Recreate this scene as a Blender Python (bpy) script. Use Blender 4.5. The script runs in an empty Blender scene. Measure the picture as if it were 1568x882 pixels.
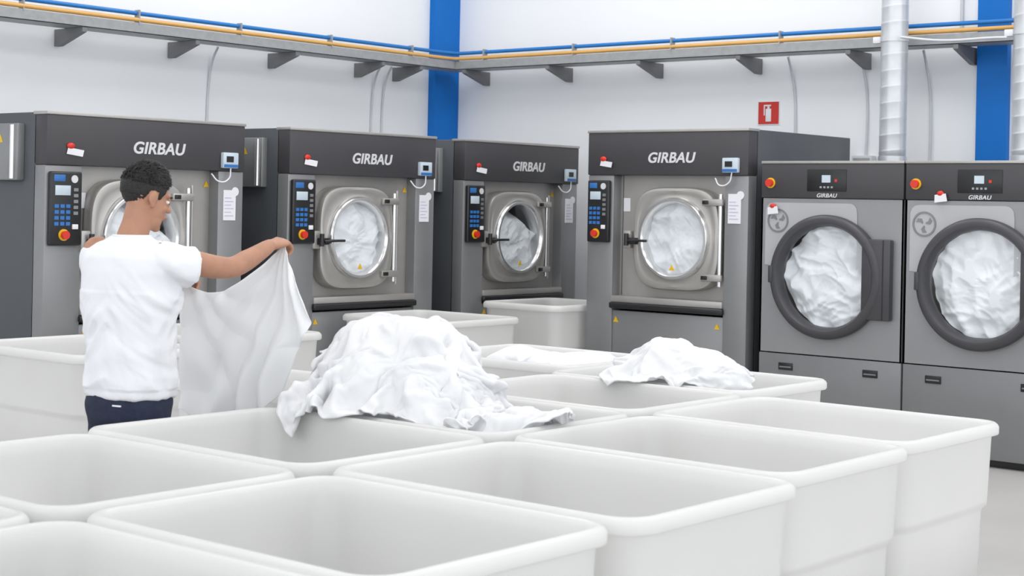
import bpy, bmesh, math, random
from mathutils import Vector, Matrix, noise
random.seed(4)
scn = bpy.context.scene
COL = scn.collection

# ------------------------------------------------------------------ materials
def mat(name, col, rough=0.5, metal=0.0, var=0.0, vscale=6.0, bump=0.0, bscale=40.0, transl=0.0, emis=0.0, coat=0.0, spec=0.5):
    m = bpy.data.materials.new(name); m.use_nodes = True
    nt = m.node_tree; N = nt.nodes; L = nt.links
    b = N['Principled BSDF']; out = N['Material Output']
    c = (col[0], col[1], col[2], 1)
    b.inputs['Base Color'].default_value = c
    b.inputs['Roughness'].default_value = rough
    b.inputs['Metallic'].default_value = metal
    b.inputs['Specular IOR Level'].default_value = spec
    if coat: b.inputs['Coat Weight'].default_value = coat
    if emis:
        b.inputs['Emission Color'].default_value = c
        b.inputs['Emission Strength'].default_value = emis
    tc = N.new('ShaderNodeTexCoord')
    if var > 0:
        n = N.new('ShaderNodeTexNoise'); n.inputs['Scale'].default_value = vscale; n.inputs['Detail'].default_value = 4
        L.new(tc.outputs['Object'], n.inputs['Vector'])
        r = N.new('ShaderNodeValToRGB')
        r.color_ramp.elements[0].position = 0.3; r.color_ramp.elements[1].position = 0.7
        r.color_ramp.elements[0].color = tuple(max(0, x*(1-var)) for x in col)+(1,)
        r.color_ramp.elements[1].color = tuple(min(1, x*(1+var)) for x in col)+(1,)
        L.new(n.outputs['Fac'], r.inputs['Fac']); L.new(r.outputs['Color'], b.inputs['Base Color'])
    if bump > 0:
        n2 = N.new('ShaderNodeTexNoise'); n2.inputs['Scale'].default_value = bscale; n2.inputs['Detail'].default_value = 3
        L.new(tc.outputs['Object'], n2.inputs['Vector'])
        bp = N.new('ShaderNodeBump'); bp.inputs['Strength'].default_value = bump; bp.inputs['Distance'].default_value = 0.01
        L.new(n2.outputs['Fac'], bp.inputs['Height']); L.new(bp.outputs['Normal'], b.inputs['Normal'])
    if transl > 0:
        t = N.new('ShaderNodeBsdfTranslucent'); t.inputs['Color'].default_value = c
        mx = N.new('ShaderNodeMixShader'); mx.inputs['Fac'].default_value = transl
        L.new(b.outputs[0], mx.inputs[1]); L.new(t.outputs[0], mx.inputs[2]); L.new(mx.outputs[0], out.inputs['Surface'])
    return m

def glass_mat():
    m = bpy.data.materials.new('door_glass'); m.use_nodes = True
    nt = m.node_tree; N = nt.nodes; L = nt.links
    N.remove(N['Principled BSDF'])
    t = N.new('ShaderNodeBsdfTransparent'); t.inputs['Color'].default_value = (0.97, 0.985, 1.0, 1)
    g = N.new('ShaderNodeBsdfGlossy'); g.inputs['Roughness'].default_value = 0.05
    mx = N.new('ShaderNodeMixShader'); mx.inputs['Fac'].default_value = 0.08
    L.new(t.outputs[0], mx.inputs[1]); L.new(g.outputs[0], mx.inputs[2])
    L.new(mx.outputs[0], N['Material Output'].inputs['Surface'])
    return m

M = {}
M['wall'] = mat('white_wall_paint', (0.87, 0.885, 0.91), 0.7, var=0.012, vscale=0.6, bump=0.05, bscale=60)
M['floor'] = mat('grey_epoxy_floor', (0.46, 0.45, 0.44), 0.35, var=0.05, vscale=1.5, bump=0.03)
M['ceil'] = mat('ceiling_white', (0.85, 0.85, 0.85), 0.8, var=0.01)
M['blue'] = mat('column_blue_paint', (0.0, 0.15, 0.54), 0.5, var=0.03, spec=0.3)
M['bluepipe'] = mat('blue_pipe', (0.01, 0.17, 0.52), 0.4, var=0.03)
M['orange'] = mat('orange_pipe', (0.68, 0.38, 0.11), 0.4, var=0.03)
M['galv'] = mat('galvanised_steel', (0.35, 0.36, 0.37), 0.45, metal=0.2, var=0.08, vscale=20)
M['bracket'] = mat('bracket_steel', (0.19, 0.19, 0.20), 0.5, metal=0.2, var=0.06)
M['duct'] = mat('spiral_duct_zinc', (0.62, 0.64, 0.67), 0.35, metal=0.5, var=0.05, vscale=10)
M['conduit'] = mat('grey_conduit', (0.60, 0.62, 0.65), 0.5, var=0.03)
M['char'] = mat('charcoal_panel', (0.052, 0.050, 0.056), 0.45, var=0.04, vscale=3)
M['side'] = mat('machine_side_grey', (0.085, 0.092, 0.102), 0.4, metal=0.15, var=0.05, vscale=3)
M['front'] = mat('machine_front_grey', (0.265, 0.268, 0.275), 0.38, metal=0.4, var=0.05, vscale=3)
M['steel'] = mat('brushed_steel', (0.45, 0.435, 0.42), 0.40, metal=0.55, var=0.06, vscale=5)
M['door'] = mat('door_bronze_steel', (0.44, 0.425, 0.405), 0.36, metal=0.55, var=0.05)
M['chrome'] = mat('polished_steel', (0.72, 0.72, 0.72), 0.2, metal=0.85, var=0.03)
M['black'] = mat('black_plastic', (0.014, 0.014, 0.016), 0.3, var=0.05)
M['drumdark'] = mat('drum_interior', (0.26, 0.26, 0.265), 0.35, metal=0.5, var=0.05)
M['dryer'] = mat('dryer_body_grey', (0.29, 0.295, 0.305), 0.40, metal=0.3, var=0.04, vscale=2)
M['dryerlow'] = mat('dryer_lower_grey', (0.22, 0.225, 0.233), 0.40, metal=0.3, var=0.04, vscale=2)
M['dryerlight'] = mat('dryer_light_grey', (0.44, 0.445, 0.46), 0.42, metal=0.1, var=0.03, vscale=2)
M['dring'] = mat('dryer_door_ring', (0.052, 0.051, 0.058), 0.42, var=0.04)
M['red'] = mat('red_plastic', (0.66, 0.03, 0.015), 0.35, var=0.03)
M['yellow'] = mat('yellow_plastic', (0.76, 0.48, 0.02), 0.4, var=0.03)
M['bluebtn'] = mat('blue_buttons', (0.03, 0.16, 0.46), 0.4, var=0.05)
M['screen'] = mat('lcd_screen', (0.55, 0.64, 0.72), 0.2, var=0.05)
M['paper'] = mat('paper_white', (0.80, 0.80, 0.84), 0.7, var=0.02)
M['ink'] = mat('paper_ink', (0.50, 0.47, 0.66), 0.7, var=0.05)
M['logo'] = mat('logo_silver', (0.70, 0.70, 0.72), 0.4, metal=0.1, var=0.02)
M['cart'] = mat('white_polyethylene', (0.885, 0.885, 0.875), 0.28, var=0.015, vscale=3, bump=0.03, bscale=25, transl=0.46)
M['rubber'] = mat('caster_rubber', (0.06, 0.05, 0.045), 0.7, var=0.1)
M['linen'] = mat('white_linen', (0.875, 0.88, 0.895), 0.85, var=0.01, bump=0.08, bscale=60, transl=0.24, spec=0.1)
M['sheet'] = mat('white_sheet_cotton', (0.94, 0.945, 0.955), 0.85, var=0.01, bump=0.06, bscale=80, transl=0.34, spec=0.1)
M['linen2'] = mat('drum_linen', (0.95, 0.965, 0.98), 0.85, var=0.015, bump=0.06, bscale=50, spec=0.1, transl=0.1)
M['shirt'] = mat('tshirt_cotton', (0.79, 0.795, 0.825), 0.9, var=0.01, bump=0.08, bscale=150, spec=0.1)
M['skin'] = mat('skin', (0.415, 0.215, 0.14), 0.55, var=0.10, vscale=14, bump=0.10, bscale=140, spec=0.35)
M['hair'] = mat('black_hair', (0.008, 0.007, 0.007), 0.55, var=0.3, vscale=60, bump=0.6, bscale=200)
M['navy'] = mat('navy_trousers', (0.014, 0.020, 0.048), 0.85, var=0.15, vscale=30, bump=0.2, bscale=90)
M['eye'] = mat('eye_white', (0.8, 0.78, 0.75), 0.2, var=0.01)
M['lips'] = mat('lips', (0.38, 0.14, 0.10), 0.45, var=0.05)
M['shoe'] = mat('shoe_white', (0.55, 0.55, 0.56), 0.6, var=0.05)
M['glass'] = glass_mat()
M['signred'] = mat('sign_red', (0.58, 0.03, 0.02), 0.45, var=0.02)

# ------------------------------------------------------------------ helpers
def empty(name, loc=(0, 0, 0), rz=0.0):
    e = bpy.data.objects.new(name, None); COL.objects.link(e)
    e.location = loc; e.rotation_euler = (0, 0, rz); e.empty_display_size = 0.1
    return e

def finish(name, bm, m, parent=None, smooth=False, angle=None):
    me = bpy.data.meshes.new(name)
    bmesh.ops.recalc_face_normals(bm, faces=bm.faces)
    bm.to_mesh(me); bm.free()
    ob = bpy.data.objects.new(name, me); COL.objects.link(ob)
    if m is not None: me.materials.append(m)
    if smooth:
        for p in me.polygons: p.use_smooth = True
    if angle:
        try: me.set_sharp_from_angle(angle=math.radians(angle))
        except Exception: pass
    if parent is not None: ob.parent = parent
    return ob

def add_box(bm, x0, x1, y0, y1, z0, z1, bev=0.0, seg=2):
    r = bmesh.ops.create_cube(bm, size=1.0)
    vs = r['verts']
    for v in vs:
        v.co = Vector(((x0+x1)/2+v.co.x*(x1-x0), (y0+y1)/2+v.co.y*(y1-y0), (z0+z1)/2+v.co.z*(z1-z0)))
    if bev > 0:
        es = list({e for v in vs for e in v.link_edges})
        bmesh.ops.bevel(bm, geom=es, offset=bev, segments=seg, profile=0.5, affect='EDGES', clamp_overlap=True)

def box(name, x0, x1, y0, y1, z0, z1, m, parent=None, bev=0.0, seg=2):
    bm = bmesh.new(); add_box(bm, x0, x1, y0, y1, z0, z1, bev, seg)
    return finish(name, bm, m, parent, smooth=bev > 0, angle=35 if bev > 0 else None)

def add_cyl(bm, p0, p1, r, seg=24, r2=None):
    p0 = Vector(p0); p1 = Vector(p1); d = p1-p0
    rot = d.to_track_quat('Z', 'Y').to_matrix().to_4x4()
    mt = Matrix.Translation((p0+p1)/2) @ rot
    bmesh.ops.create_cone(bm, cap_ends=True, segments=seg, radius1=r, radius2=r if r2 is None else r2, depth=d.length, matrix=mt)

def cyl(name, p0, p1, r, m, parent=None, seg=24, r2=None):
    bm = bmesh.new(); add_cyl(bm, p0, p1, r, seg, r2)
    return finish(name, bm, m, parent, smooth=True, angle=40)

def loft(bm, rings, cap0=True, cap1=True):
    vr = [[bm.verts.new(p) for p in ring] for ring in rings]
    n = len(vr[0])
    for a, b in zip(vr[:-1], vr[1:]):
        for i in range(n):
            bm.faces.new((a[i], a[(i+1) % n], b[(i+1) % n], b[i]))
    if cap0: bm.faces.new(vr[0][::-1])
    if cap1: bm.faces.new(vr[-1])
    return vr

def lathe_y(name, prof, cx, cz, m, parent, n=72, cap0=False, cap1=False):
    bm = bmesh.new(); rings = []
    for row in prof:
        r, y = row[0], row[1]; p = row[2] if len(row) > 2 else 2.0
        ring = []
        for i in range(n):
            t = 2*math.pi*i/n; c, s = math.cos(t), math.sin(t)
            ring.append((cx+r*math.copysign(abs(c)**(2/p), c), y, cz+r*math.copysign(abs(s)**(2/p), s)))
        rings.append(ring)
    loft(bm, rings, cap0, cap1)
    return finish(name, bm, m, parent, smooth=True, angle=40)

def plate_hole(name, x0, x1, z0, z1, cx, cz, r, y, m, parent, n=72, th=0.01):
    bm = bmesh.new()
    def outer(t):
        c, s = math.cos(t), math.sin(t)
        k = 1e9
        if c > 1e-9: k = min(k, (x1-cx)/c)
        if c < -1e-9: k = min(k, (x0-cx)/c)
        if s > 1e-9: k = min(k, (z1-cz)/s)
        if s < -1e-9: k = min(k, (z0-cz)/s)
        return cx+k*c, cz+k*s
    angs = [2*math.pi*i/n for i in range(n)]
    angs += [math.atan2(z-cz, x-cx) % (2*math.pi) for x in (x0, x1) for z in (z0, z1)]
    angs = sorted(set(round(a, 6) for a in angs))
    ro, ri, rb = [], [], []
    for t in angs:
        ox, oz = outer(t)
        ro.append(bm.verts.new((ox, y, oz)))
        ri.append(bm.verts.new((cx+r*math.cos(t), y, cz+r*math.sin(t))))
        rb.append(bm.verts.new((cx+r*math.cos(t), y+th, cz+r*math.sin(t))))
    k = len(angs)
    for i in range(k):
        j = (i+1) % k
        bm.faces.new((ro[i], ro[j], ri[j], ri[i]))
        bm.faces.new((ri[i], ri[j], rb[j], rb[i]))
    return finish(name, bm, m, parent)

def curve(name, pts, r, m, parent=None, smooth=True, cyclic=False):
    cu = bpy.data.curves.new(name, 'CURVE'); cu.dimensions = '3D'; cu.bevel_depth = r; cu.bevel_resolution = 3
    cu.use_fill_caps = True
    if smooth:
        sp = cu.splines.new('BEZIER'); sp.bezier_points.add(len(pts)-1)
        for bp, p in zip(sp.bezier_points, pts):
            bp.co = p; bp.handle_left_type = bp.handle_right_type = 'AUTO'
    else:
        sp = cu.splines.new('POLY'); sp.points.add(len(pts)-1)
        for bp, p in zip(sp.points, pts): bp.co = (p[0], p[1], p[2], 1)
    sp.use_cyclic_u = cyclic
    ob = bpy.data.objects.new(name, cu); COL.objects.link(ob); cu.materials.append(m)
    if parent: ob.parent = parent
    return ob

def text(name, s, x, y, z, size, m, parent, shear=0.0, bold=0.0, ext=0.003, spacing=1.0, sx=1.0):
    cu = bpy.data.curves.new(name, 'FONT'); cu.body = s; cu.size = size; cu.align_x = 'CENTER'; cu.align_y = 'CENTER'
    cu.extrude = ext; cu.shear = shear; cu.offset = bold; cu.space_character = spacing
    ob = bpy.data.objects.new(name, cu); COL.objects.link(ob); cu.materials.append(m)
    ob.location = (x, y, z); ob.rotation_euler = (math.pi/2, 0, 0); ob.scale = (sx, 1, 1); ob.parent = parent
    return ob

def poly(name, pts, m, parent, th=(0, 0.002, 0)):
    bm = bmesh.new()
    f = bm.faces.new([bm.verts.new(p) for p in pts])
    r = bmesh.ops.extrude_face_region(bm, geom=[f])
    for v in [g for g in r['geom'] if isinstance(g, bmesh.types.BMVert)]: v.co += Vector(th)
    return finish(name, bm, m, parent)

def ridge(p, scale, seed, sq=(1, 1, 1)):
    q = Vector((p[0]*sq[0], p[1]*sq[1], p[2]*sq[2]))*scale+Vector((seed*3.1, seed*1.7, seed*0.3))
    w = noise.noise_vector(q*0.6)
    n = noise.noise(q+w*1.1)
    return 1-2*math.sqrt(n*n+0.004)

DIRS = [Vector((0.8, 0.1, 0.6)).normalized(), Vector((-0.5, 0.3, 0.8)).normalized(), Vector((0.9, 0.35, -0.25)).normalized()]
def fold(p, seed, fa=2.2, fp=11.0):
    p = Vector(p)
    p = p+noise.noise_vector(p*3.0+Vector((seed, 0, 0)))*0.07
    ws = [max(0.0, noise.noise(p*2.6+Vector((seed*1.3+7*k, 3*k, seed)))+0.25)**2+1e-4 for k in range(3)]
    tot = sum(ws); v = 0
    for k, d in enumerate(DIRS):
        a = p.dot(d); pp = p-d*a
        q = d*a*fa+pp*fp+Vector((seed*2.3+k*5, seed, k*9))
        n = noise.noise(q)
        v += ws[k]/tot*(1-2.2*math.sqrt(n*n+0.0025))
    return v

def bake(ob, voxel, smooth_it=4, factor=0.5, m=None):
    r = ob.modifiers.new('r', 'REMESH'); r.mode = 'VOXEL'; r.voxel_size = voxel
    if smooth_it:
        s = ob.modifiers.new('s', 'SMOOTH'); s.factor = factor; s.iterations = smooth_it
    bpy.context.view_layer.update()
    dg = bpy.context.evaluated_depsgraph_get()
    me = bpy.data.meshes.new_from_object(ob.evaluated_get(dg))
    ob.modifiers.clear(); ob.data = me
    me.materials.clear()
    if m: me.materials.append(m)
    for p in me.polygons: p.use_smooth = True; p.material_index = 0
    return ob

def displace(ob, fn):
    me = ob.data
    cos = [v.co.copy() for v in me.vertices]; nos = [v.normal.copy() for v in me.vertices]
    for v, c, n in zip(me.vertices, cos, nos):
        v.co = c+n*fn(c, n)
    me.update()

def ellipsoid(bm, c, r, rot=None, sub=3):
    mt = Matrix.Translation(Vector(c))
    if rot is not None: mt = mt @ rot.to_4x4()
    mt = mt @ Matrix.Diagonal((r[0], r[1], r[2], 1))
    bmesh.ops.create_icosphere(bm, subdivisions=sub, radius=1.0, matrix=mt)

def tube(bm, pts, radii, seg=16, sub=5, ball=(True, True)):
    P = [Vector(p) for p in pts]; n = len(P)
    S = []; R = []
    for i in range(n-1):
        p0 = P[max(0, i-1)]; p1 = P[i]; p2 = P[i+1]; p3 = P[min(n-1, i+2)]
        for k in range(sub):
            t = k/sub
            S.append(0.5*((2*p1)+(p2-p0)*t+(2*p0-5*p1+4*p2-p3)*t*t+(-p0+3*p1-3*p2+p3)*t**3))
            R.append(radii[i]*(1-t)+radii[i+1]*t)
    S.append(P[-1]); R.append(radii[-1])
    t0 = (S[1]-S[0]).normalized()
    ref = Vector((0, 0, 1)) if abs(t0.z) < 0.8 else Vector((0, 1, 0))
    u = t0.cross(ref).normalized()
    rings = []
    for i, c in enumerate(S):
        a = S[max(0, i-1)]; b = S[min(len(S)-1, i+1)]
        t = (b-a).normalized()
        u = (u-t*u.dot(t)).normalized(); w = t.cross(u)
        rings.append([c+(u*math.cos(2*math.pi*k/seg)+w*math.sin(2*math.pi*k/seg))*R[i] for k in range(seg)])
    loft(bm, rings)
    if ball[0]: ellipsoid(bm, S[0], (R[0],)*3, sub=2)
    if ball[1]: ellipsoid(bm, S[-1], (R[-1],)*3, sub=2)

# ------------------------------------------------------------------ room shell
XL, YB, ZC = -10.5, 11.65, 6.0
box('floor', XL-0.2, 5.0, -4.0, YB+0.2, -0.1, 0.0, M['floor'])
box('wall_left', XL-0.2, XL, -4.0, YB+0.2, 0.0, ZC, M['wall'])
box('wall_back', XL, 5.0, YB, YB+0.2, 0.0, ZC, M['wall'])
box('ceiling', XL-0.2, 5.0, -4.0, YB+0.2, ZC, ZC+0.1, M['ceil'])

def column(name, x0, x1, y0, y1):
    e = empty(name)
    bm = bmesh.new(); add_box(bm, x0, x1, y0, y1, 0.0, ZC, 0.004)
    finish('column_shaft', bm, M['blue'], e)
    bm = bmesh.new(); add_box(bm, x0-0.0, x1+0.03, y0-0.03, y1, 0.0, 0.02)
    finish('base_plate', bm, M['blue'], e)
column('blue_steel_column', -10.5, -10.41, 11.31, 11.65)
column('blue_steel_column', -5.10, -4.86, 11.58, 11.65)

trayL = empty('cable_tray'); trayB = empty('cable_tray')
TX, TY = -10.14, 11.29
def prism(name, x0, x1, y0, y1, z0, z1, m, t): return box(name, x0, x1, y0, y1, z0, z1, m, t, 0.003, 1)
prism('tray_bottom', TX-0.24, TX, -3.9, TY, 2.865, 2.875, M['galv'], trayL)
prism('tray_lip', TX-0.01, TX, -3.9, TY, 2.865, 2.945, M['galv'], trayL)
prism('tray_lip_rear', TX-0.24, TX-0.23, -3.9, TY, 2.865, 2.945, M['galv'], trayL)
prism('tray_bottom', TX-0.24, 4.9, TY, TY+0.24, 2.865, 2.875, M['galv'], trayB)
prism('tray_lip', TX-0.01, 4.9, TY, TY+0.01, 2.865, 2.945, M['galv'], trayB)
prism('tray_lip_rear', TX, 4.9, TY+0.23, TY+0.24, 2.865, 2.945, M['galv'], trayB)
for z, r, m, off, nm in ((3.02, 0.017, 'bluepipe', 0.03, 'blue_pipe'), (2.967, 0.017, 'orange', 0.01, 'orange_pipe')):
    x = TX-off; y = TY+off
    curve(nm, [(x, -3.9, z), (x, TY-0.1, z), (x+0.02, TY+off-0.03, z)], r, M[m], trayL, smooth=False)
    curve(nm, [(x+0.02, TY+off-0.03, z), (x+0.1, y, z), (4.9, y, z)], r, M[m], trayB, smooth=False)
def bracket_pts(L):
    return [(0.003, 2.863), (L, 2.863), (L, 2.83), (0.06, 2.735), (0.003, 2.735)]
k = 0
for y in (3.9, 4.95, 6.05, 7.13, 8.2, 9.27, 10.31, 10.81):
    poly('tray_bracket_%d' % k, [(XL+a, y, z) for a, z in bracket_pts(0.36)], M['bracket'], trayL, (0, 0.04, 0)); k += 1
for i in range(-10, 5):
    x = i-0.05
    if i == -5: x = -5.16
    poly('tray_bracket_%d' % k, [(x, YB-a, z) for a, z in bracket_pts(0.36)], M['bracket'], trayB, (0.04, 0, 0)); k += 1
for i in range(12):
    y = 0.5+i*1.02
    if y < 11.1: box('pipe_clip_%d' % i, TX-0.055, TX+0.004, y, y+0.012, 2.93, 3.045, M['galv'], trayL)
for i in range(13):
    x = -9.8+i*1.05
    box('pipe_clip_%d' % i, x, x+0.012, TY-0.004, TY+0.055, 2.93, 3.045, M['galv'], trayB)

def conduit(pts): curve('wall_conduit', pts, 0.010, M['conduit'])
def cl(y, z0=1.7): conduit([(XL+0.10, y+0.02, 2.86), (XL+0.05, y+0.01, 2.76), (XL+0.015, y, 2.55), (XL+0.015, y-0.01, 2.2), (XL+0.015, y, z0)])
def cb(x, z0=1.7, z1=2.86): conduit([(x-0.02, YB-0.10, z1), (x-0.02, YB-0.05, z1-0.1), (x, YB-0.015, z1-0.3), (x+0.01, YB-0.015, 2.3), (x, YB-0.015, z0)])
cl(8.62); cl(10.54); cl(10.68); cb(-6.69); cb(-6.04, 2.05); cb(-5.50)
curve('wall_conduit', [(-5.25, YB-0.015, 3.0), (-5.25, YB-0.015, 5.9)], 0.014, M['conduit'], smooth=False)
sb = empty('wall_socket_box')
box('casing', -6.13, -5.95, YB-0.08, YB, 1.9, 2.05, M['conduit'], sb, 0.01)
box('lid', -6.11, -5.97, YB-0.09, YB-0.08, 1.92, 2.03, M['galv'], sb, 0.004)

sg = empty('fire_extinguisher_sign')
sx, sz = -6.94, 2.41
box('plate', sx-0.105, sx+0.105, YB-0.006, YB, sz-0.1, sz+0.1, M['paper'], sg)
box('red_field', sx-0.097, sx+0.097, YB-0.009, YB-0.005, sz-0.092, sz+0.092, M['signred'], sg)
box('icon_body', sx-0.026, sx+0.026, YB-0.012, YB-0.008, sz-0.072, sz+0.035, M['paper'], sg, 0.0015)
box('icon_neck', sx-0.010, sx+0.010, YB-0.012, YB-0.008, sz+0.033, sz+0.058, M['paper'], sg)
box('icon_handle', sx-0.035, sx+0.024, YB-0.012, YB-0.008, sz+0.056, sz+0.068, M['paper'], sg)
box('icon_hose', sx-0.044, sx-0.034, YB-0.012, YB-0.008, sz-0.02, sz+0.068, M['paper'], sg)

def duct(x, y, z0, z1, r=0.1):
    e = empty('ventilation_duct', (x, y, 0))
    bm = bmesh.new(); rings = []; z = z0; n = 40
    while z < z1:
        for dz, dr in ((0, 0), (0.10, 0), (0.106, 0.0016), (0.114, 0.0016), (0.12, 0)):
            rings.append([((r+dr)*math.cos(2*math.pi*i/n), (r+dr)*math.sin(2*math.pi*i/n), z+dz+0.012*math.cos(2*math.pi*i/n)) for i in range(n)])
        z += 0.12001
    loft(bm, rings)
    finish('spiral_pipe', bm, M['duct'], e, smooth=True)
    for zz in (z0+0.05, 2.9):
        cyl('clamp_%d' % int(zz*10), (0, 0, zz-0.02), (0, 0, zz+0.02), r+0.006, M['duct'], e, seg=40)
    box('clamp_lug', -r-0.07, -r, -0.02, 0.02, 2.875, 2.925, M['paper'], e, 0.005)
duct(-5.53, 11.08, 1.95, 5.95); duct(-4.50, 11.08, 1.95, 5.95)
curve('grey_support_rod', [(-5.42, 10.96, 2.9), (-5.1, 10.97, 2.86), (-4.7, 10.97, 2.86), (-4.62, 10.99, 2.86)], 0.010, M['conduit'])

# ------------------------------------------------------------------ carts
def rrect(cx, cy, hx, hy, r, z, n=7):
    pts = []
    for (sx_, sy_, a0) in ((1, 1, 0), (-1, 1, 90), (-1, -1, 180), (1, -1, 270)):
        for i in range(n):
            a = math.radians(a0+90*i/(n-1))
            pts.append((cx+sx_*(hx-r)+r*math.cos(a), cy+sy_*(hy-r)+r*math.sin(a), z))
    return pts

def cart(x0, x1, y0, y1, zr=0.8):
    cx, cy = (x0+x1)/2, (y0+y1)/2; hx, hy = (x1-x0)/2, (y1-y0)/2
    e = empty('laundry_cart', (cx, cy, 0))
    f = zr/0.8
    prof = [(0.10, 0.13, 0.05), (0.08, 0.135, 0.06), (0.060, 0.16, 0.075), (0.050, 0.455, 0.085), (0.047, 0.47, 0.085), (0.034, 0.485, 0.09),
            (0.032, 0.50, 0.09), (0.022, 0.745, 0.095), (0.018, 0.752, 0.095), (0.003, 0.754, 0.10), (0.0, 0.760, 0.10), (0.0, 0.782, 0.10),
            (0.004, 0.792, 0.10), (0.012, 0.799, 0.095), (0.024, 0.800, 0.09), (0.033, 0.796, 0.085), (0.039, 0.785, 0.085),
            (0.043, 0.75, 0.085), (0.054, 0.50, 0.085), (0.068, 0.485, 0.085), (0.085, 0.22, 0.085), (0.10, 0.185, 0.085), (0.14, 0.17, 0.07)]
    bm = bmesh.new()
    loft(bm, [rrect(0, 0, hx-i, hy-i, r, z*f) for i, z, r in prof])
    tub = finish('tub', bm, M['cart'], e, smooth=True)
    bm = bmesh.new(); br = bmesh.new()
    for sx_ in (-1, 1):
        for sy_ in (-1, 1):
            px, py = sx_*(hx-0.17), sy_*(hy-0.17)
            add_cyl(bm, (px-0.018, py, 0.05), (px+0.018, py, 0.05), 0.05, 20)
            add_box(br, px-0.032, px-0.024, py-0.025, py+0.025, 0.045, 0.125*f)
            add_box(br, px+0.024, px+0.032, py-0.025, py+0.025, 0.045, 0.125*f)
            add_box(br, px-0.05, px+0.05, py-0.05, py+0.05, 0.12*f, 0.132*f)
    finish('wheels', bm, M['rubber'], e, smooth=True, angle=40)
    finish('caster_brackets', br, M['galv'], e)
    return tub

tubs = []
for c in ((-3.42, -2.33, 1.50, 2.385), (-4.60, -3.47, 1.45, 2.36), (-3.45, -2.37, 2.42, 3.31), (-4.62, -3.50, 2.40, 3.285),
          (-3.52, -2.36, 3.345, 4.23), (-4.72, -3.57, 3.325, 4.225), (-3.58, -2.45, 4.27, 5.14), (-4.74, -3.62, 4.255, 5.14),
          (-3.62, -2.50, 5.165, 6.03), (-4.78, -3.67, 5.165, 6.045), (-4.85, -3.72, 6.08, 6.90), (-5.95, -4.90, 6.35, 7.2),
          (-5.75, -4.80, 4.50, 5.22), (-7.90, -6.80, 4.80, 5.66), (-8.25, -7.15, 5.97, 6.85)):
    tubs.append(cart(*c))
cart(-8.30, -7.28, 8.03, 8.90)
cart(-8.20, -7.42, 9.45, 10.35, 0.85)

# ------------------------------------------------------------------ linen piles (draped cloth baked to mesh)
def blobs_obj(name, blobs, seed, voxel=0.014, amp=0.03, parent=None):
    bm = bmesh.new()
    for c, r, rz in blobs: ellipsoid(bm, c, r, Matrix.Rotation(rz, 3, 'Z'), sub=3)
    ob = finish(name, bm, M['linen'], parent)
    bake(ob, voxel, 8, 0.6, M['linen'])
    displace(ob, lambda c, n: amp*fold(c, seed, 2.0, 7.0))
    return ob

def drape(parent, colliders, sheets, frames=34, bend=0.25):
    for o in colliders:
        o.modifiers.new('col', 'COLLISION'); o.collision.thickness_outer = 0.008; o.collision.cloth_friction = 60
    obs = []
    for (cx, cy, z0, sx_, sy_, n, seed, amp, rot) in sheets:
        bm = bmesh.new(); g = []
        for j in range(n+1):
            row = []
            for i in range(n+1):
                x = (i/n-0.5)*sx_; y = (j/n-0.5)*sy_
                q = Vector((x, y, seed))
                w = noise.noise_vector(q*5)*0.05
                z = amp*fold((x*1.0, y*1.0, seed*0.1), seed, 3.0, 9.0)+amp*0.8*noise.noise(q*6)
                c_, s_ = math.cos(rot), math.sin(rot)
                X = x+w.x; Y = y+w.y
                row.append(bm.verts.new((cx+X*c_-Y*s_, cy+X*s_+Y*c_, z0+z)))
            g.append(row)
        for j in range(n):
            for i in range(n): bm.faces.new((g[j][i], g[j][i+1], g[j+1][i+1], g[j+1][i]))
        ob = finish('draped_sheet', bm, M['linen'], parent, smooth=True)
        m = ob.modifiers.new('cl', 'CLOTH'); s = m.settings
        s.quality = 5; s.mass = 0.25; s.tension_stiffness = 18; s.compression_stiffness = 18; s.shear_stiffness = 8; s.bending_stiffness = bend
        s.air_damping = 2.0
        c = m.collision_settings; c.use_collision = True; c.distance_min = 0.006; c.collision_quality = 2
        c.use_self_collision = True; c.self_distance_min = 0.006
        m.point_cache.frame_start = 1; m.point_cache.frame_end = frames
        obs.append(ob)
    scn.frame_start = 1; scn.frame_end = max(frames, 2)
    for f in range(1, frames+1): scn.frame_set(f)
    dg = bpy.context.evaluated_depsgraph_get()
    for ob in obs:
        me = bpy.data.meshes.new_from_object(ob.evaluated_get(dg))
        ob.modifiers.clear(); ob.data = me
        for p in me.polygons: p.use_smooth = True
        ss = ob.modifiers.new('sub', 'SUBSURF'); ss.levels = 1; ss.render_levels = 1
        so_ = ob.modifiers.new('th', 'SOLIDIFY'); so_.thickness = 0.005; so_.offset = 1
    for o in colliders: o.modifiers.clear()
    scn.frame_set(1)

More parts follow.
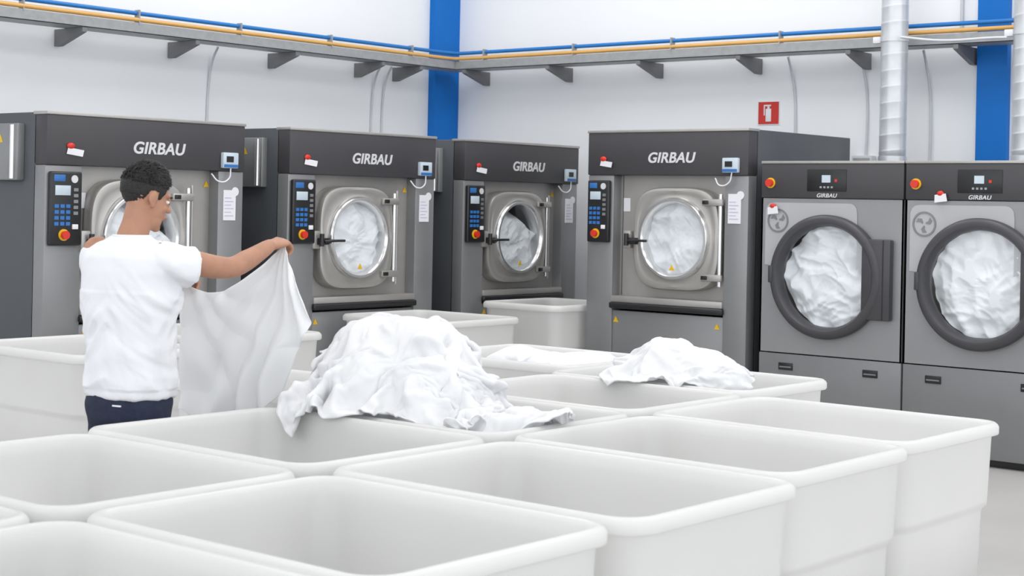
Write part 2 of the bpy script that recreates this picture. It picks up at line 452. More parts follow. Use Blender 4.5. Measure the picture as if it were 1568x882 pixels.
p1 = empty('linen_pile')
b1 = blobs_obj('linen_core', [((-4.37, 4.62, 0.67), (0.30, 0.29, 0.32), 0), ((-4.50, 4.60, 0.94), (0.17, 0.17, 0.16), 0.4), ((-4.33, 4.66, 0.96), (0.15, 0.15, 0.16), 0.4),
                    ((-4.20, 4.58, 0.85), (0.16, 0.19, 0.15), 0), ((-4.40, 4.46, 0.84), (0.18, 0.13, 0.14), 0), ((-4.57, 4.50, 0.78), (0.12, 0.14, 0.14), 0), ((-4.12, 4.48, 0.76), (0.13, 0.12, 0.12), 0),
                    ((-4.02, 4.58, 0.66), (0.24, 0.22, 0.12), 0.2), ((-4.2, 4.6, 0.5), (0.36, 0.28, 0.28), 0),
                    ((-3.84, 4.66, 0.68), (0.12, 0.14, 0.10), 0)], 2, parent=p1, amp=0.045)
drape(p1, [b1, tubs[7], tubs[6], tubs[5]], [(-4.31, 4.62, 1.24, 1.00, 0.98, 88, 3, 0.085, 0.3), (-3.90, 4.64, 0.98, 0.64, 0.64, 56, 8, 0.065, 0.7)], 30, bend=0.5)
p2 = empty('linen_pile')
b2 = blobs_obj('linen_core', [((-4.25, 6.34, 0.70), (0.25, 0.18, 0.17), 0), ((-4.30, 6.32, 0.84), (0.14, 0.13, 0.12), 0), ((-4.08, 6.34, 0.78), (0.17, 0.15, 0.11), 0), ((-4.44, 6.34, 0.77), (0.12, 0.13, 0.10), 0), ((-4.3, 6.42, 0.5), (0.3, 0.25, 0.25), 0)], 5, parent=p2, amp=0.03)
drape(p2, [b2, tubs[10], tubs[9]], [(-4.20, 6.32, 1.04, 0.74, 0.66, 60, 23, 0.07, 0.5)], 28, bend=0.5)
p3 = empty('linen_pile')
b3 = blobs_obj('linen_core', [((-5.42, 6.78, 0.66), (0.36, 0.26, 0.10), 0), ((-5.2, 6.9, 0.71), (0.18, 0.16, 0.09), 0), ((-5.55, 6.7, 0.71), (0.16, 0.14, 0.09), 0), ((-5.4, 6.78, 0.45), (0.38, 0.28, 0.25), 0)], 8, parent=p3, amp=0.035)
drape(p3, [b3, tubs[11]], [(-5.40, 6.78, 0.92, 0.82, 0.68, 54, 17, 0.06, 0.1)], 22, bend=0.5)
p4 = empty('linen_pile')
b4 = blobs_obj('linen_core', [((-3.80, 2.05, 0.66), (0.22, 0.20, 0.13), 0), ((-3.9, 1.95, 0.45), (0.3, 0.3, 0.25), 0)], 9, parent=p4, amp=0.02)
drape(p4, [b4, tubs[1]], [(-3.82, 2.03, 0.86, 0.5, 0.5, 36, 19, 0.04, 0.1)], 18)

# ------------------------------------------------------------------ laundry inside drums
def laundry_disc(name, cx, cz, R, y0, bulge, seed, parent, m, level=None, back=0.25, k=1.0):
    bm = bmesh.new(); nr, na = 66, 160
    rows = []
    for i in range(1, nr+1):
        r = R*i/nr; row = []
        for j in range(na):
            t = 2*math.pi*j/na
            x, z = r*math.cos(t), r*math.sin(t)
            p = (x, 0.1*seed, z)
            h = 0.060*k*fold(p, seed, 2.2, 6.5)+0.030*k*fold(p, seed+5, 4, 14)+0.008*k*fold(p, seed+8, 8, 28)+0.04*k*noise.noise(Vector((x*8, seed, z*8)))
            y = y0-bulge*(1-(r/R)**2)-h
            y = max(y, -0.012)
            if level is not None:
                d = z-level+0.4*x+0.05*noise.noise(Vector((x*6, seed, 0)))
                if d > 0: y += min(back, d*1.6)
            row.append(bm.verts.new((cx+x, y, cz+z)))
        rows.append(row)
    c = bm.verts.new((cx, y0-bulge, cz))
    c.co.y = sum(v.co.y for v in rows[0])/na
    for j in range(na): bm.faces.new((c, rows[0][j], rows[0][(j+1) % na]))
    for a, b in zip(rows[:-1], rows[1:]):
        for j in range(na):
            bm.faces.new((a[j], b[j], b[(j+1) % na], a[(j+1) % na]))
    return finish(name, bm, m, parent, smooth=True)

# ------------------------------------------------------------------ machines
def shell(e, W, H, D, z0, mside, y0=0.1):
    box('side_panel_left', 0, 0.03, y0, D, z0, H, mside, e, 0.006)
    box('side_panel_right', W-0.03, W, y0, D, z0, H, mside, e, 0.006)
    box('top_panel', 0.005, W-0.005, y0, D, H-0.03, H, mside, e, 0.006)
    box('back_panel', 0.03, W-0.03, D-0.03, D, z0, H-0.03, mside, e)
    box('plinth', 0.04, W-0.04, 0.06, D-0.04, 0, z0+0.02, M['black'], e)

def washer(loc, rz, W, H, cxf, seed, level=None, label=False, side_box=True, D=1.48):
    e = empty('industrial_washing_machine', loc, rz)
    s = H/2.17
    zb = 1.84*s
    xl, xr = 0.17*W, 0.862*W
    zr = 0.935*s
    cx, cz = cxf*W, 1.377*s
    shell(e, W, H, D, 0.06, M['side'])
    box('top_fascia', 0, W, -0.012, 0.12, zb, H-0.012, M['char'], e, 0.008)
    box('top_trim', -0.004, W+0.004, -0.018, 0.13, H-0.014, H+0.006, M['steel'], e, 0.003)
    box('left_column', 0, xl, 0, 0.12, 0.06, zb, M['front'], e, 0.008)
    box('right_column', xr, W, 0, 0.12, 0.06, zb, M['front'], e, 0.008)
    box('lower_panel', xl, xr, 0.012, 0.12, 0.06, 0.83*s, M['front'], e, 0.006)
    box('soap_bumper', xl-0.01, xr+0.01, -0.03, 0.10, 0.845*s, 0.89*s, M['black'], e, 0.012, 3)
    box('bumper_shelf', xl, xr, -0.015, 0.12, 0.89*s, 0.94*s, M['steel'], e, 0.008)
    plate_hole('recess_panel', xl, xr, zr, zb, cx, cz, 0.285, 0.095, M['steel'], e)
    box('recess_seam', xl+0.02, xl+0.024, 0.092, 0.096, zr, zb, M['char'], e)
    lathe_y('drum', [(0.285, 0.10), (0.30, 0.14), (0.34, 0.16), (0.34, 0.6), (0.05, 0.62)], cx, cz, M['drumdark'], e, cap1=True)
    lathe_y('door_frame', [(0.36, 0.094, 5), (0.372, 0.08, 4.2), (0.376, 0.02, 3.9), (0.368, 0.0, 3.8), (0.35, -0.008, 3.7), (0.33, -0.002, 3.3),
                           (0.315, 0.0, 2.6), (0.302, -0.008, 2.1)], cx, cz, M['door'], e, n=96)
    lathe_y('door_bezel', [(0.306, 0.0), (0.303, -0.03), (0.292, -0.045), (0.275, -0.045), (0.262, -0.03), (0.256, 0.0), (0.256, 0.06), (0.27, 0.10)], cx, cz, M['chrome'], e, n=96)
    lathe_y('door_window', [(0.262, -0.018), (0.2, -0.026), (0.1, -0.031), (0.01, -0.033)], cx, cz, M['glass'], e, cap1=True)
    laundry_disc('drum_linen', cx, cz, 0.256, 0.062, 0.03, seed, e, M['linen2'], level, k=0.6)
    hx = cx+0.385
    cyl('hinge_rod', (hx, 0.0, cz-0.33), (hx, 0.0, cz+0.33), 0.016, M['chrome'], e)
    cyl('hinge_rod_outer', (hx+0.045, 0.02, cz-0.35), (hx+0.045, 0.02, cz+0.35), 0.011, M['steel'], e)
    for j, dz in enumerate((-0.27, 0.27)):
        box('hinge_arm_%d' % j, cx+0.24, hx+0.03, -0.028, 0.0, cz+dz-0.025, cz+dz+0.025, M['door'], e, 0.01)
        box('hinge_cap_%d' % j, cx+0.25, cx+0.30, -0.036, -0.026, cz+dz-0.014, cz+dz+0.014, M['black'], e, 0.004)
    lx = cx-0.37
    box('lock_body', lx-0.085, lx-0.015, -0.02, 0.09, cz-0.08, cz+0.05, M['door'], e, 0.01)
    box('lock_block', lx-0.05, lx+0.05, -0.05, 0.0, cz-0.05, cz+0.0, M['black'], e, 0.01)
    curve('lock_lever', [(lx-0.01, -0.055, cz-0.025), (lx+0.08, -0.075, cz-0.02), (lx+0.17, -0.075, cz-0.02)], 0.010, M['black'], e)
    cyl('lock_knob', (lx-0.03, -0.05, cz-0.06), (lx-0.03, -0.05, cz+0.03), 0.017, M['black'], e)
    k0, k1 = 0.018, xl-0.02
    z0, z1 = 1.335*s, 1.80*s
    box('control_housing', k0, k1, -0.035, 0.0, z0, z1, M['black'], e, 0.012, 3)
    kw = k1-k0
    box('control_label', k0+0.10*kw, k0+0.45*kw, -0.037, -0.034, z1-0.06, z1-0.02, M['bluebtn'], e, 0.001)
    lathe_y('control_badge', [(0.024, -0.034), (0.024, -0.039), (0.001, -0.039)], k0+0.74*kw, z1-0.045, M['logo'], e, n=24, cap1=True)
    box('display', k0+0.14*kw, k0+0.62*kw, -0.038, -0.034, z1-0.145, z1-0.085, M['screen'], e, 0.001)
    bm = bmesh.new()
    for r in range(4):
        for c in range(3):
            xx = k0+(0.12+0.18*c)*kw; zz = z1-0.20-0.036*r
            add_box(bm, xx, xx+0.13*kw, -0.040, -0.034, zz-0.022, zz, 0.0)
    finish('keypad', bm, M['bluebtn'], e)
    bm = bmesh.new()
    for r in range(5):
        add_box(bm, k0+0.72*kw, k0+0.86*kw, -0.039, -0.034, z1-0.12-0.036*r, z1-0.10-0.036*r)
    finish('side_keys', bm, M['front'], e)
    bx, bz = k0+0.42*kw, z0+0.065
    cyl('stop_ring', (bx, -0.034, bz), (bx, -0.042, bz), 0.036, M['yellow'], e)
    cyl('stop_button', (bx, -0.042, bz), (bx, -0.068, bz), 0.024, M['red'], e, r2=0.026)
    box('key_switch', k0+0.68*kw, k0+0.86*kw, -0.045, -0.034, z0+0.10, z0+0.13, M['paper'], e, 0.003)
    text('logo_text', 'GIRBAU', 0.535*W, -0.014, zb+0.125, 0.105, M['logo'], e, shear=0.2, bold=0.0025, spacing=1.04, sx=1.08)
    mx = 0.90*W
    box('dosing_module', mx-0.055, mx+0.075, -0.045, -0.012, zb+0.02, zb+0.125, M['screen'], e, 0.006)
    box('dosing_screen', mx-0.03, mx+0.03, -0.048, -0.044, zb+0.06, zb+0.10, M['black'], e)
    box('dosing_label', mx-0.05, mx+0.07, -0.048, -0.044, zb+0.025, zb+0.045, M['bluebtn'], e)
    curve('dosing_cable', [(mx+0.02, -0.03, zb+0.02), (mx+0.0, -0.035, zb-0.05), (mx-0.08, -0.03, zb-0.07), (mx-0.13, -0.01, zb-0.02)], 0.005, M['paper'], e)
    tx = 0.10*W+0.03
    bm = bmesh.new(); ellipsoid(bm, (tx-0.02, -0.02, zb+0.12), (0.03, 0.012, 0.02), sub=2)
    finish('red_tag', bm, M['red'], e, smooth=True)
    poly('white_tag', [(tx-0.05, -0.022, zb+0.07), (tx+0.06, -0.03, zb+0.055), (tx+0.07, -0.03, zb+0.095), (tx-0.04, -0.022, zb+0.11)], M['paper'], e)
    px = (xr+W)/2-0.01
    box('paper_notice', px-0.055, px+0.05, -0.006, -0.001, 1.50*s, 1.71*s, M['paper'], e)
    bm = bmesh.new()
    for r in range(6): add_box(bm, px-0.045, px+0.03-0.02*(r % 2), -0.008, -0.006, 1.53*s+0.024*r, 1.535*s+0.024*r)
    finish('notice_print', bm, M['ink'], e)
    cyl('paper_sticker', (px+0.045, -0.001, 1.70*s), (px+0.045, -0.007, 1.70*s), 0.03, M['paper'], e)
    box('small_notice', xl+0.03, xl+0.09, 0.088, 0.094, 1.57*s, 1.67*s, M['paper'], e)
    for j, (ax, ay, az) in enumerate(((xl+0.035, 0.008, 0.76*s), (xr-0.05, 0.008, 0.76*s), (xr-0.03, 0.09, zb-0.09), (cx, -0.035, cz-0.21))):
        q = 0.024
        poly('warning_triangle_%d' % j, [(ax-q, ay, az-q*0.8), (ax+q, ay, az-q*0.8), (ax, ay, az+q)], M['yellow'], e)
    if label: text('model_label', 'HS-6040', xr-0.10, 0.008, 0.55, 0.075, M['black'], e, bold=0.002)
    if side_box:
        box('side_box', -0.055, 0.0, 0.22, 0.85, 1.74*s, 2.10*s, M['front'], e, 0.008)
        cyl('side_box_hinge', (-0.062, 0.26, 1.75*s), (-0.062, 0.26, 2.09*s), 0.016, M['chrome'], e)
        poly('side_box_warning', [(-0.057, 0.37, 1.98*s), (-0.057, 0.43, 1.98*s), (-0.057, 0.40, 2.03*s)], M['yellow'], e, (0.001, 0, 0))
    return e

def dryer(loc, seed):
    W, H, D = 1.075, 1.937, 1.44
    e = empty('industrial_tumble_dryer', loc, 0)
    shell(e, W, H, D, 0.05, M['side'], y0=0.06)
    cx, cz = 0.522, 1.155
    box('top_fascia', 0, W, -0.01, 0.07, 1.687, H-0.012, M['char'], e, 0.008)
    box('top_trim', -0.002, W+0.002, -0.014, 0.08, H-0.013, H+0.005, M['steel'], e, 0.003)
    plate_hole('front_panel', 0.0, W, 0.62, 1.684, cx, cz, 0.36, 0.0, M['dryer'], e, th=0.05)
    box('front_edge_left', 0.0, 0.012, 0.0, 0.07, 0.62, 1.684, M['dryer'], e)
    box('front_edge_right', W-0.012, W, 0.0, 0.07, 0.62, 1.684, M['dryer'], e)
    box('lower_panel', 0, W, 0.0, 0.07, 0.05, 0.612, M['dryerlow'], e, 0.006)
    x0, x1, zt, zbm, r = 0.035, 0.74, 1.655, 1.10, 0.06
    bm = bmesh.new()
    n = 60; ro = []; ri = []
    def oc(t):
        c, s_ = math.cos(t), math.sin(t); k = 1e9
        if c > 1e-9: k = min(k, (x1-cx)/c)
        if c < -1e-9: k = min(k, (x0-cx)/c)
        if s_ > 1e-9: k = min(k, (zt-cz)/s_)
        if s_ < -1e-9: k = min(k, (zbm-cz)/s_)
        X, Z = cx+k*c, cz+k*s_
        for (qx, qz, sx_) in ((x0+r, zt-r, -1), (x1-r, zt-r, 1)):
            if (X-qx)*sx_ > 0 and Z > qz:
                d = Vector((X-qx, Z-qz)); d = d.normalized()*r; X, Z = qx+d.x, qz+d.y
        return X, Z
    for i in range(n+1):
        t = math.radians(15+150*i/n+0.0)
        if i > n*0.999: t = math.radians(172)
        X, Z = oc(t)
        ro.append(bm.verts.new((X, -0.004, Z))); ri.append(bm.verts.new((cx+0.37*math.cos(t), -0.004, cz+0.37*math.sin(t))))
    for i in range(n): bm.faces.new((ro[i], ro[i+1], ri[i+1], ri[i]))
    finish('accent_plate', bm, M['dryerlight'], e)
    lathe_y('drum', [(0.36, 0.0), (0.365, 0.06), (0.42, 0.1), (0.42, 0.7), (0.05, 0.72)], cx, cz, M['drumdark'], e, cap1=True)
    lathe_y('door_ring', [(0.420, 0.0), (0.422, -0.04), (0.410, -0.062), (0.39, -0.07), (0.366, -0.066), (0.350, -0.045), (0.344, -0.015), (0.344, 0.03)], cx, cz, M['dring'], e, n=96)
    lathe_y('door_window', [(0.348, -0.02), (0.25, -0.03), (0.12, -0.038), (0.01, -0.04)], cx, cz, M['glass'], e, cap1=True)
    laundry_disc('drum_linen', cx, cz, 0.343, 0.085, 0.04, seed, e, M['linen2'], k=1.0)
    box('door_hinge_block', 0.80, 1.01, -0.055, 0.0, 0.885, 1.42, M['dring'], e, 0.012)
    box('door_hinge_seam', 0.955, 0.962, -0.058, -0.054, 0.89, 1.415, M['black'], e)
    box('door_latch', 0.10, 0.135, -0.075, -0.03, 1.10, 1.22, M['dring'], e, 0.01)
    box('display_panel', 0.36, 0.66, -0.014, -0.008, 1.735, 1.885, M['black'], e, 0.004)
    box('display', 0.475, 0.54, -0.017, -0.013, 1.795, 1.845, M['screen'], e)
    bm = bmesh.new()
    for i in range(4): add_box(bm, 0.46+0.028*i, 0.475+0.028*i, -0.017, -0.013, 1.757, 1.770)
    finish('display_keys', bm, M['galv'], e)
    box('display_key_red', 0.572, 0.59, -0.017, -0.013, 1.80, 1.818, M['red'], e)
    text('logo_text', 'GIRBAU', 0.51, -0.011, 1.706, 0.038, M['logo'], e, shear=0.2, bold=0.0005, spacing=1.05, sx=1.1)
    cyl('stop_ring', (0.075, -0.01, 1.79), (0.075, -0.018, 1.79), 0.036, M['yellow'], e)
    cyl('stop_button', (0.075, -0.018, 1.79), (0.075, -0.045, 1.79), 0.026, M['red'], e)
    fx, fz = 0.135, 1.53
    lathe_y('emblem_ring', [(0.082, -0.004), (0.082, -0.009), (0.07, -0.009), (0.07, -0.004)], fx, fz, M['dryerlow'], e, n=48)
    for j in range(3):
        a0 = j*2*math.pi/3+0.5
        pts = [(fx+rr*math.cos(a0+aa), -0.007, fz+rr*math.sin(a0+aa)) for rr, aa in ((0.012, -0.4), (0.04, -0.55), (0.058, -0.15), (0.058, 0.35), (0.035, 0.1), (0.012, 0.4))]
        poly('emblem_blade_%d' % j, pts, M['dryerlow'], e, (0, 0.002, 0))
    for j, hx in enumerate((0.16, 0.80)):
        box('panel_handle_%d' % j, hx, hx+0.11, -0.006, 0.0, 0.50, 0.55, M['black'], e, 0.002)
        box('panel_handle_slot_%d' % j, hx+0.01, hx+0.10, -0.009, -0.004, 0.517, 0.526, M['dryerlow'], e)
    qx = 0.10 if seed == 55 else 0.25; qz = 1.60 if seed == 55 else 1.70
    bm = bmesh.new(); ellipsoid(bm, (qx, -0.02, qz+0.03), (0.025, 0.012, 0.018), sub=2)
    finish('red_tag', bm, M['red'], e, smooth=True)
    poly('white_tag', [(qx-0.04, -0.022, qz-0.03), (qx+0.05, -0.03, qz-0.02), (qx+0.04, -0.03, qz+0.03), (qx-0.04, -0.022, qz+0.02)], M['paper'], e)
    return e

washer((-7.365, 9.74, 0), 0, 1.41, 2.17, 0.565, 11, label=True, side_box=False)
washer((-8.4, 5.66, 0), math.pi/2, 1.56, 2.11, 0.455, 21, level=0.1)
washer((-8.4, 7.63, 0), math.pi/2, 1.51, 2.11, 0.455, 31)
washer((-8.4, 9.48, 0), math.pi/2, 1.47, 2.11, 0.46, 41, level=0.12)
dryer((-5.845, 9.74, 0), 55)
dryer((-4.758, 9.74, 0), 68)

# ------------------------------------------------------------------ man
MP = (-5.007, 3.766, 0); MR = math.radians(11.8)
man = empty('man', MP, MR)

def hand(bm, wrist, d, n, side, size=1.0, curl=(35, 95, 140)):
    d = Vector(d).normalized(); n = Vector(n); n = (n-d*n.dot(d)).normalized(); s = d.cross(n).normalized()
    w = Vector(wrist); S = size
    def P(a, b, c): return w+d*a*S+s*b*S*side+n*c*S
    rings = []
    for a, hw, ht in ((-0.02, 0.026, 0.020), (0.0, 0.027, 0.019), (0.03, 0.036, 0.017), (0.06, 0.041, 0.015), (0.085, 0.041, 0.013), (0.092, 0.036, 0.009)):
        rings.append([P(a, hw*math.cos(t), ht*math.sin(t)) for t in [2*math.pi*i/18 for i in range(18)]])
    loft(bm, rings)
    L = [(0.040, 0.025, 0.019), (0.045, 0.028, 0.020), (0.042, 0.026, 0.020), (0.033, 0.020, 0.017)]
    for i, ln in enumerate(L):
        b = 0.031-0.0205*i
        p = P(0.075, b, 0.0); q = P(0.088-0.003*abs(i-1), b, 0.0)
        pts = [p, q]; cur = q
        for k, l in enumerate(ln):
            an = math.radians(curl[k]+i*4)
            cur = cur+(d*math.cos(an)-n*math.sin(an))*l*S
            pts.append(cur)
        tube(bm, pts, [0.0095*S, 0.0095*S, 0.0088*S, 0.0082*S, 0.0068*S], seg=10, sub=3)
    tp = [P(0.015, 0.018, -0.002), P(0.035, 0.040, -0.008), P(0.058, 0.048, -0.022), P(0.082, 0.036, -0.034)]
    tube(bm, tp, [0.013*S, 0.0125*S, 0.011*S, 0.008*S], seg=10, sub=3)

HR = Matrix.Rotation(math.radians(-24), 3, 'Z') @ Matrix.Rotation(math.radians(-14), 3, 'X')
HC = Vector((0.018, 0.045, 1.598)); HS = 0.96
def hp(x, y, z): return HC+HR @ (Vector((x, y, z))*HS)
def hell(bm, c, r, sub=3): ellipsoid(bm, hp(*c), tuple(q*HS for q in r), HR, sub)

bm = bmesh.new()
tube(bm, [(0, -0.02, 1.34), (0.003, -0.014, 1.43), (0.010, 0.006, 1.50), (0.016, 0.025, 1.57)], [0.074, 0.060, 0.055, 0.057], seg=24)
ellipsoid(bm, (0, 0, 1.24), (0.15, 0.09, 0.20))
hell(bm, (0, -0.012, 0.035), (0.076, 0.096, 0.088), 4)
hell(bm, (0, 0.018, -0.025), (0.066, 0.076, 0.085), 4)
hell(bm, (0, 0.030, -0.075), (0.052, 0.058, 0.048), 4)
hell(bm, (0, 0.072, -0.103), (0.022, 0.018, 0.018))
hell(bm, (0, 0.078, 0.028), (0.050, 0.018, 0.012))
hell(bm, (0.038, 0.062, -0.025), (0.020, 0.022, 0.018)); hell(bm, (-0.038, 0.062, -0.025), (0.020, 0.022, 0.018))
hell(bm, (0, 0.096, 0.002), (0.009, 0.014, 0.026)); hell(bm, (0, 0.106, -0.024), (0.014, 0.016, 0.012))
hell(bm, (0, 0.088, -0.056), (0.026, 0.014, 0.012))
for sx_ in (-1, 1):
    hell(bm, (sx_*0.079, -0.004, 0.002), (0.010, 0.020, 0.028)); hell(bm, (sx_*0.076, 0.002, -0.024), (0.009, 0.012, 0.014))
R_ARM = [(0.150, -0.01, 1.385), (0.215, 0.095, 1.356), (0.285, 0.215, 1.338), (0.300, 0.31, 1.365), (0.312, 0.44, 1.420)]
tube(bm, R_ARM, [0.056, 0.050, 0.041, 0.041, 0.027], seg=20)
hand(bm, (0.312, 0.44, 1.420), (0.06, 0.95, 0.20), (0.25, -0.15, 1), -1, 1.0)
L_ARM = [(-0.165, -0.01, 1.395), (-0.190, 0.07, 1.29), (-0.19, 0.16, 1.205), (-0.16, 0.25, 1.225), (-0.13, 0.37, 1.265)]
tube(bm, L_ARM, [0.056, 0.050, 0.042, 0.042, 0.027], seg=20)
hand(bm, (-0.13, 0.37, 1.265), (0.10, 0.9, 0.15), (-0.25, -0.15, 1), 1, 1.0)
body = finish('body_skin', bm, M['skin'], man)
bake(body, 0.0042, 3, 0.5, M['skin'])

for sx_ in (-1, 1):
    bm = bmesh.new(); hell(bm, (sx_*0.030, 0.078, 0.004), (0.014, 0.012, 0.008)); finish('eye', bm, M['eye'], man, smooth=True)
    bm = bmesh.new(); hell(bm, (sx_*0.031, 0.0875, 0.003), (0.006, 0.005, 0.006)); finish('iris', bm, M['hair'], man, smooth=True)
    bm = bmesh.new(); hell(bm, (sx_*0.032, 0.088, 0.026), (0.020, 0.008, 0.004)); finish('eyebrow', bm, M['hair'], man, smooth=True)
bm = bmesh.new(); hell(bm, (0, 0.098, -0.058), (0.022, 0.008, 0.007)); finish('mouth', bm, M['lips'], man, smooth=True)

def hairline(p):
    y = p.y
    if y < -0.050: h = -0.058
    elif y < -0.022: h = -0.058+(y+0.050)/0.028*0.078
    elif y < 0.018: h = 0.028
    elif y < 0.032: h = -0.005
    else: h = -0.005+(y-0.032)/0.045*0.085
    return h
bm = bmesh.new()
bmesh.ops.create_icosphere(bm, subdivisions=6, radius=1.0)
dele = []
for v in bm.verts:
    u = v.co.copy()
    p = Vector((u.x*0.079, -0.014+u.y*0.100, 0.038+u.z*0.094))
    tz = max(0, u.z)
    p.z += 0.014*tz; p.y += 0.006*tz
    if p.z < hairline(p)+0.003*noise.noise(p*120): dele.append(v)
    strand = noise.noise(Vector((p.x*150, p.y*28, p.z*60)))
    d = (0.0015+0.004*tz)*strand+(0.001+0.004*tz)*noise.noise(p*35)
    if p.z < 0.0: d -= 0.003
    v.co = p+u.normalized()*d
bmesh.ops.delete(bm, geom=dele, context='VERTS')
for v in bm.verts: v.co = hp(*v.co)
hair = finish('hair', bm, M['hair'], man, smooth=True)
sm = hair.modifiers.new('thick', 'SOLIDIFY'); sm.thickness = 0.008; sm.offset = -1
bm = bmesh.new(); rnd = random.Random(7)
for i in range(1000):
    th = rnd.uniform(0, 2*math.pi); ph = math.acos(rnd.uniform(0.1, 1.0))
    u = Vector((math.sin(ph)*math.cos(th), math.sin(ph)*math.sin(th), math.cos(ph)))
    tz = max(0, u.z)
    b0 = Vector((u.x*0.078, -0.014+u.y*0.099+0.006*tz, 0.038+u.z*0.093+0.014*tz))
    if b0.z < hairline(b0)+0.01: continue
    dr = Vector((0.35*u.x+rnd.uniform(-0.3, 0.3), 0.8+rnd.uniform(-0.3, 0.3), 0.15))
    dr = (dr-u*dr.dot(u)).normalized()
    L_ = rnd.uniform(0.016, 0.034)*(0.4+0.7*tz); wd = rnd.uniform(0.0022, 0.004)
    sd = dr.cross(u).normalized()*wd
    pts = [b0-u*0.002, b0+dr*L_*0.5+u*0.006, b0+dr*L_+u*0.009*rnd.uniform(0.2, 1.4)]
    vs = []
    for kx, q in enumerate(pts[:2]):
        w_ = 1.0 if kx == 0 else 0.8
        vs.append([bm.verts.new(hp(*(q-sd*w_))), bm.verts.new(hp(*(q+u*0.002))), bm.verts.new(hp(*(q+sd*w_)))])
    tip = bm.verts.new(hp(*pts[2]))
    for a in range(2): bm.faces.new((vs[0][a], vs[0][a+1], vs[1][a+1], vs[1][a])); bm.faces.new((vs[1][a], vs[1][a+1], tip))
finish('hair_locks', bm, M['hair'], man, smooth=True)

def ering(cx, cy, z, w, dd, n=40, p=2.4, tilt=0.0):
    out = []
    for i in range(n):
        t = 2*math.pi*i/n; c, s_ = math.cos(t), math.sin(t)
        x = w*math.copysign(abs(c)**(2/p), c); y = dd*math.copysign(abs(s_)**(2/p), s_)
        out.append((cx+x, cy+y, z+tilt*x))
    return out
bm = bmesh.new()
loft(bm, [ering(0, 0.0, 0.850, 0.172, 0.130), ering(0, 0.0, 0.90, 0.174, 0.132), ering(0, 0, 0.98, 0.172, 0.128), ering(0, 0, 1.06, 0.176, 0.126), ering(0, -0.003, 1.15, 0.186, 0.130),
          ering(0, -0.006, 1.24, 0.197, 0.132), ering(0, -0.01, 1.32, 0.202, 0.128), ering(0, -0.014, 1.375, 0.190, 0.116), ering(0, -0.016, 1.410, 0.150, 0.094),
          ering(0, -0.014, 1.435, 0.104, 0.080), ering(0.002, -0.010, 1.455, 0.072, 0.070, p=2)])
tube(bm, [(0.10, -0.012, 1.370), (0.150, -0.005, 1.366), (0.190, 0.045, 1.350), (0.214, 0.088, 1.342)], [0.066, 0.072, 0.073, 0.077], seg=24, ball=(True, False))
tube(bm, [(-0.10, -0.012, 1.370), (-0.170, 0.0, 1.355), (-0.200, 0.06, 1.305), (-0.212, 0.09, 1.26)], [0.066, 0.070, 0.068, 0.068], seg=24, ball=(True, False))
shirt = finish('tshirt', bm, M['shirt'], man)
bake(shirt, 0.006, 4, 0.5, M['shirt'])
def shirt_f(c, n):
    a = 0.021 if c.z < 1.25 else 0.014
    if c.z > 1.40: a *= 0.3
    if c.z < 0.88: a *= 0.6
    sg_ = 1 if c.x > 0 else -1
    q = Vector((c.x*1.0, c.y, c.z+0.55*sg_*c.x))
    return a*(0.8*fold(q, 4, 2.5, 8)+0.3*ridge(q, 4.0, 6, (1, 1, 2.4))+0.35*fold(q, 9, 5, 16)-0.3)
displace(shirt, shirt_f)
ringpts = []
for i in range(40):
    t = 2*math.pi*i/40
    ringpts.append((0.002+0.069*math.cos(t), -0.010+0.067*math.sin(t), 1.454))
curve('crew_neck_band', ringpts, 0.006, M['shirt'], man, smooth=True, cyclic=True)

bm = bmesh.new()
loft(bm, [ering(0, 0, 0.94, 0.150, 0.105), ering(0, 0, 0.88, 0.160, 0.116), ering(0, -0.004, 0.82, 0.170, 0.126), ering(0, -0.004, 0.77, 0.168, 0.12), ering(0, 0, 0.74, 0.15, 0.10)])
for sx_ in (-1, 1):
    tube(bm, [(sx_*0.086, 0, 0.80), (sx_*0.095, 0.008, 0.62), (sx_*0.10, 0.012, 0.46), (sx_*0.108, 0.0, 0.26), (sx_*0.112, -0.012, 0.07)], [0.088, 0.080, 0.065, 0.058, 0.056], seg=24)
tr = finish('trousers', bm, M['navy'], man)
bake(tr, 0.010, 4, 0.5, M['navy'])
displace(tr, lambda c, n: 0.006*ridge(c, 8, 12))
for j, sx_ in enumerate((-1, 1)):
    bm = bmesh.new(); ellipsoid(bm, (sx_*0.112, 0.06, 0.045), (0.047, 0.145, 0.05)); ellipsoid(bm, (sx_*0.112, -0.02, 0.06), (0.045, 0.06, 0.06))
    add_box(bm, sx_*0.112-0.042, sx_*0.112+0.042, -0.075, 0.19, 0.0, 0.03, 0.01)
    sh = finish('shoe_%d' % j, bm, M['shoe'], man); bake(sh, 0.008, 3, 0.5, M['shoe'])
    for v in sh.data.vertices: v.co.z = max(0.0, v.co.z)
box('trouser_label', 0.03, 0.07, -0.131, -0.124, 0.822, 0.828, M['paper'], man)

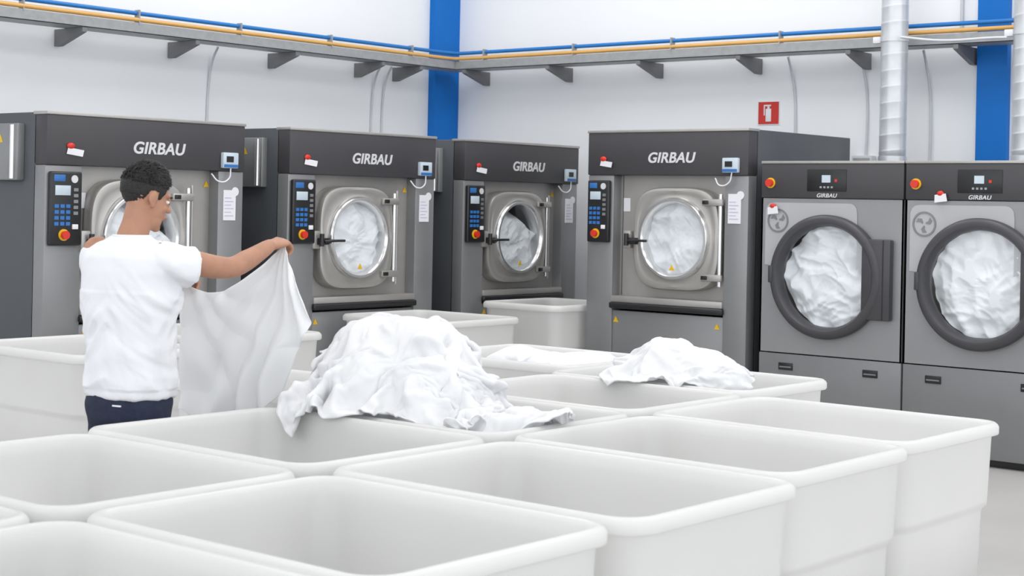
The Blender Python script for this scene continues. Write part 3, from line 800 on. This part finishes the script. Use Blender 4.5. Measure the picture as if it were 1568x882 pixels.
# held sheet
bm = bmesh.new()
NS, NT = 160, 160
Rt = [(0, 0.335, 1.425), (0.10, 0.385, 1.34), (0.22, 0.445, 1.22), (0.32, 0.500, 1.12), (0.40, 0.465, 1.06), (0.50, 0.40, 1.02), (0.70, 0.36, 0.92), (0.86, 0.325, 0.83), (1.0, 0.26, 0.745)]
Lt = [(0, -0.12, 1.26), (0.2, -0.15, 1.16), (0.5, -0.16, 1.0), (1.0, -0.16, 0.725)]
def interp(T, t):
    for a, b in zip(T[:-1], T[1:]):
        if t <= b[0]:
            k = (t-a[0])/(b[0]-a[0]); return Vector((a[1]+(b[1]-a[1])*k, a[2]+(b[2]-a[2])*k))
    return Vector((T[-1][1], T[-1][2]))
def smooth_interp(T, t):
    w = 0.04
    return (interp(T, max(0, t-w))+interp(T, t)*2+interp(T, min(1, t+w)))/4
grid = []
for j in range(NT+1):
    t = j/NT; row = []
    l = smooth_interp(Lt, t) if 0.04 < t < 0.96 else interp(Lt, t)
    r_ = smooth_interp(Rt, t) if 0.04 < t < 0.96 else interp(Rt, t)
    for i in range(NS+1):
        s_ = i/NS
        x = l.x+(r_.x-l.x)*s_; z = l.y+(r_.y-l.y)*s_
        z -= 0.36*s_*(1-s_)*(1-t)**2*(0.6+0.8*(1-s_))
        z -= 0.02*math.sin(math.pi*s_)*t
        z += 0.016*math.sin(s_*15+0.6)*t
        f0 = 0.455+0.055*s_
        ang = math.atan2(1.46-z, (x-0.34)+1e-6)
        ang2 = math.atan2(1.34-z, (x+0.16)+1e-6)
        rr = min(1, math.hypot(x-0.34, z-1.44)/0.22); r2 = min(1, math.hypot(x+0.15, z-1.32)/0.25)
        A = 0.050*(0.35+0.65*t)
        w1 = noise.noise(Vector((x*5, z*3, 1)))
        sa = math.sin(ang*13+2.6*w1); sb_ = math.sin(ang2*8+2.2*w1)
        y = f0+A*rr*(1-1.6*abs(sa)**1.4)*(0.30+0.6*s_)+A*0.8*r2*(1-1.6*abs(sb_)**1.4)*(1-s_)
        y += 0.009*fold((x, 0.3, z), 3, 2, 6)*rr
        y += 0.03*math.sin(s_*5)*t
        y -= 0.05*max(0, s_-0.8)/0.2*math.sin(min(1, t*2)*math.pi)
        row.append(bm.verts.new((x, y, z)))
    grid.append(row)
for j in range(NT):
    for i in range(NS):
        bm.faces.new((grid[j][i], grid[j][i+1], grid[j+1][i+1], grid[j+1][i]))
sheet = empty('white_sheet', MP, MR)
so = finish('sheet_cloth', bm, M['sheet'], sheet, smooth=True)
sm = so.modifiers.new('thick', 'SOLIDIFY'); sm.thickness = 0.003; sm.offset = 0

# ------------------------------------------------------------------ lights
w = bpy.data.worlds.new('world'); scn.world = w; w.use_nodes = True
w.node_tree.nodes['Background'].inputs['Color'].default_value = (0.945, 0.97, 1.0, 1)
w.node_tree.nodes['Background'].inputs['Strength'].default_value = 1.86
def area(name, loc, sx_, sy_, power, col=(1, 1, 1), rot=(0, 0, 0)):
    l = bpy.data.lights.new(name, 'AREA'); l.shape = 'RECTANGLE'; l.size = sx_; l.size_y = sy_; l.energy = power; l.color = col
    o = bpy.data.objects.new(name, l); COL.objects.link(o); o.location = loc; o.rotation_euler = rot
    return o
for x in (-8.2, -4.6, -1.0):
    for y, pw in ((1.5, 25), (5.2, 45), (8.9, 80)):
        area('ceiling_lamp', (x, y, 5.9), 1.8, 2.6, pw, (1.0, 0.99, 0.97))

# ------------------------------------------------------------------ camera
cam = bpy.data.cameras.new('camera'); co = bpy.data.objects.new('camera', cam); COL.objects.link(co)
fwd = Vector((-0.640, 0.768, 0)).normalized(); rt = Vector((0.768, 0.640, 0)).normalized(); up = Vector((0, 0, 1))
r = 0.020
cxv = rt*math.cos(r)+up*math.sin(r); cyv = -rt*math.sin(r)+up*math.cos(r); czv = -fwd
mw = Matrix(((cxv.x, cyv.x, czv.x, 0), (cxv.y, cyv.y, czv.y, 0), (cxv.z, cyv.z, czv.z, 1.6), (0, 0, 0, 1)))
co.matrix_world = mw
cam.sensor_width = 36; cam.lens = 2460/1568*36; cam.shift_y = -127/1568; cam.clip_end = 100
cam.dof.use_dof = True; cam.dof.focus_distance = 8.5; cam.dof.aperture_fstop = 6.3
scn.camera = co
scn.view_settings.view_transform = 'Standard'
scn.view_settings.look = 'None'
scn.view_settings.exposure = 0.0
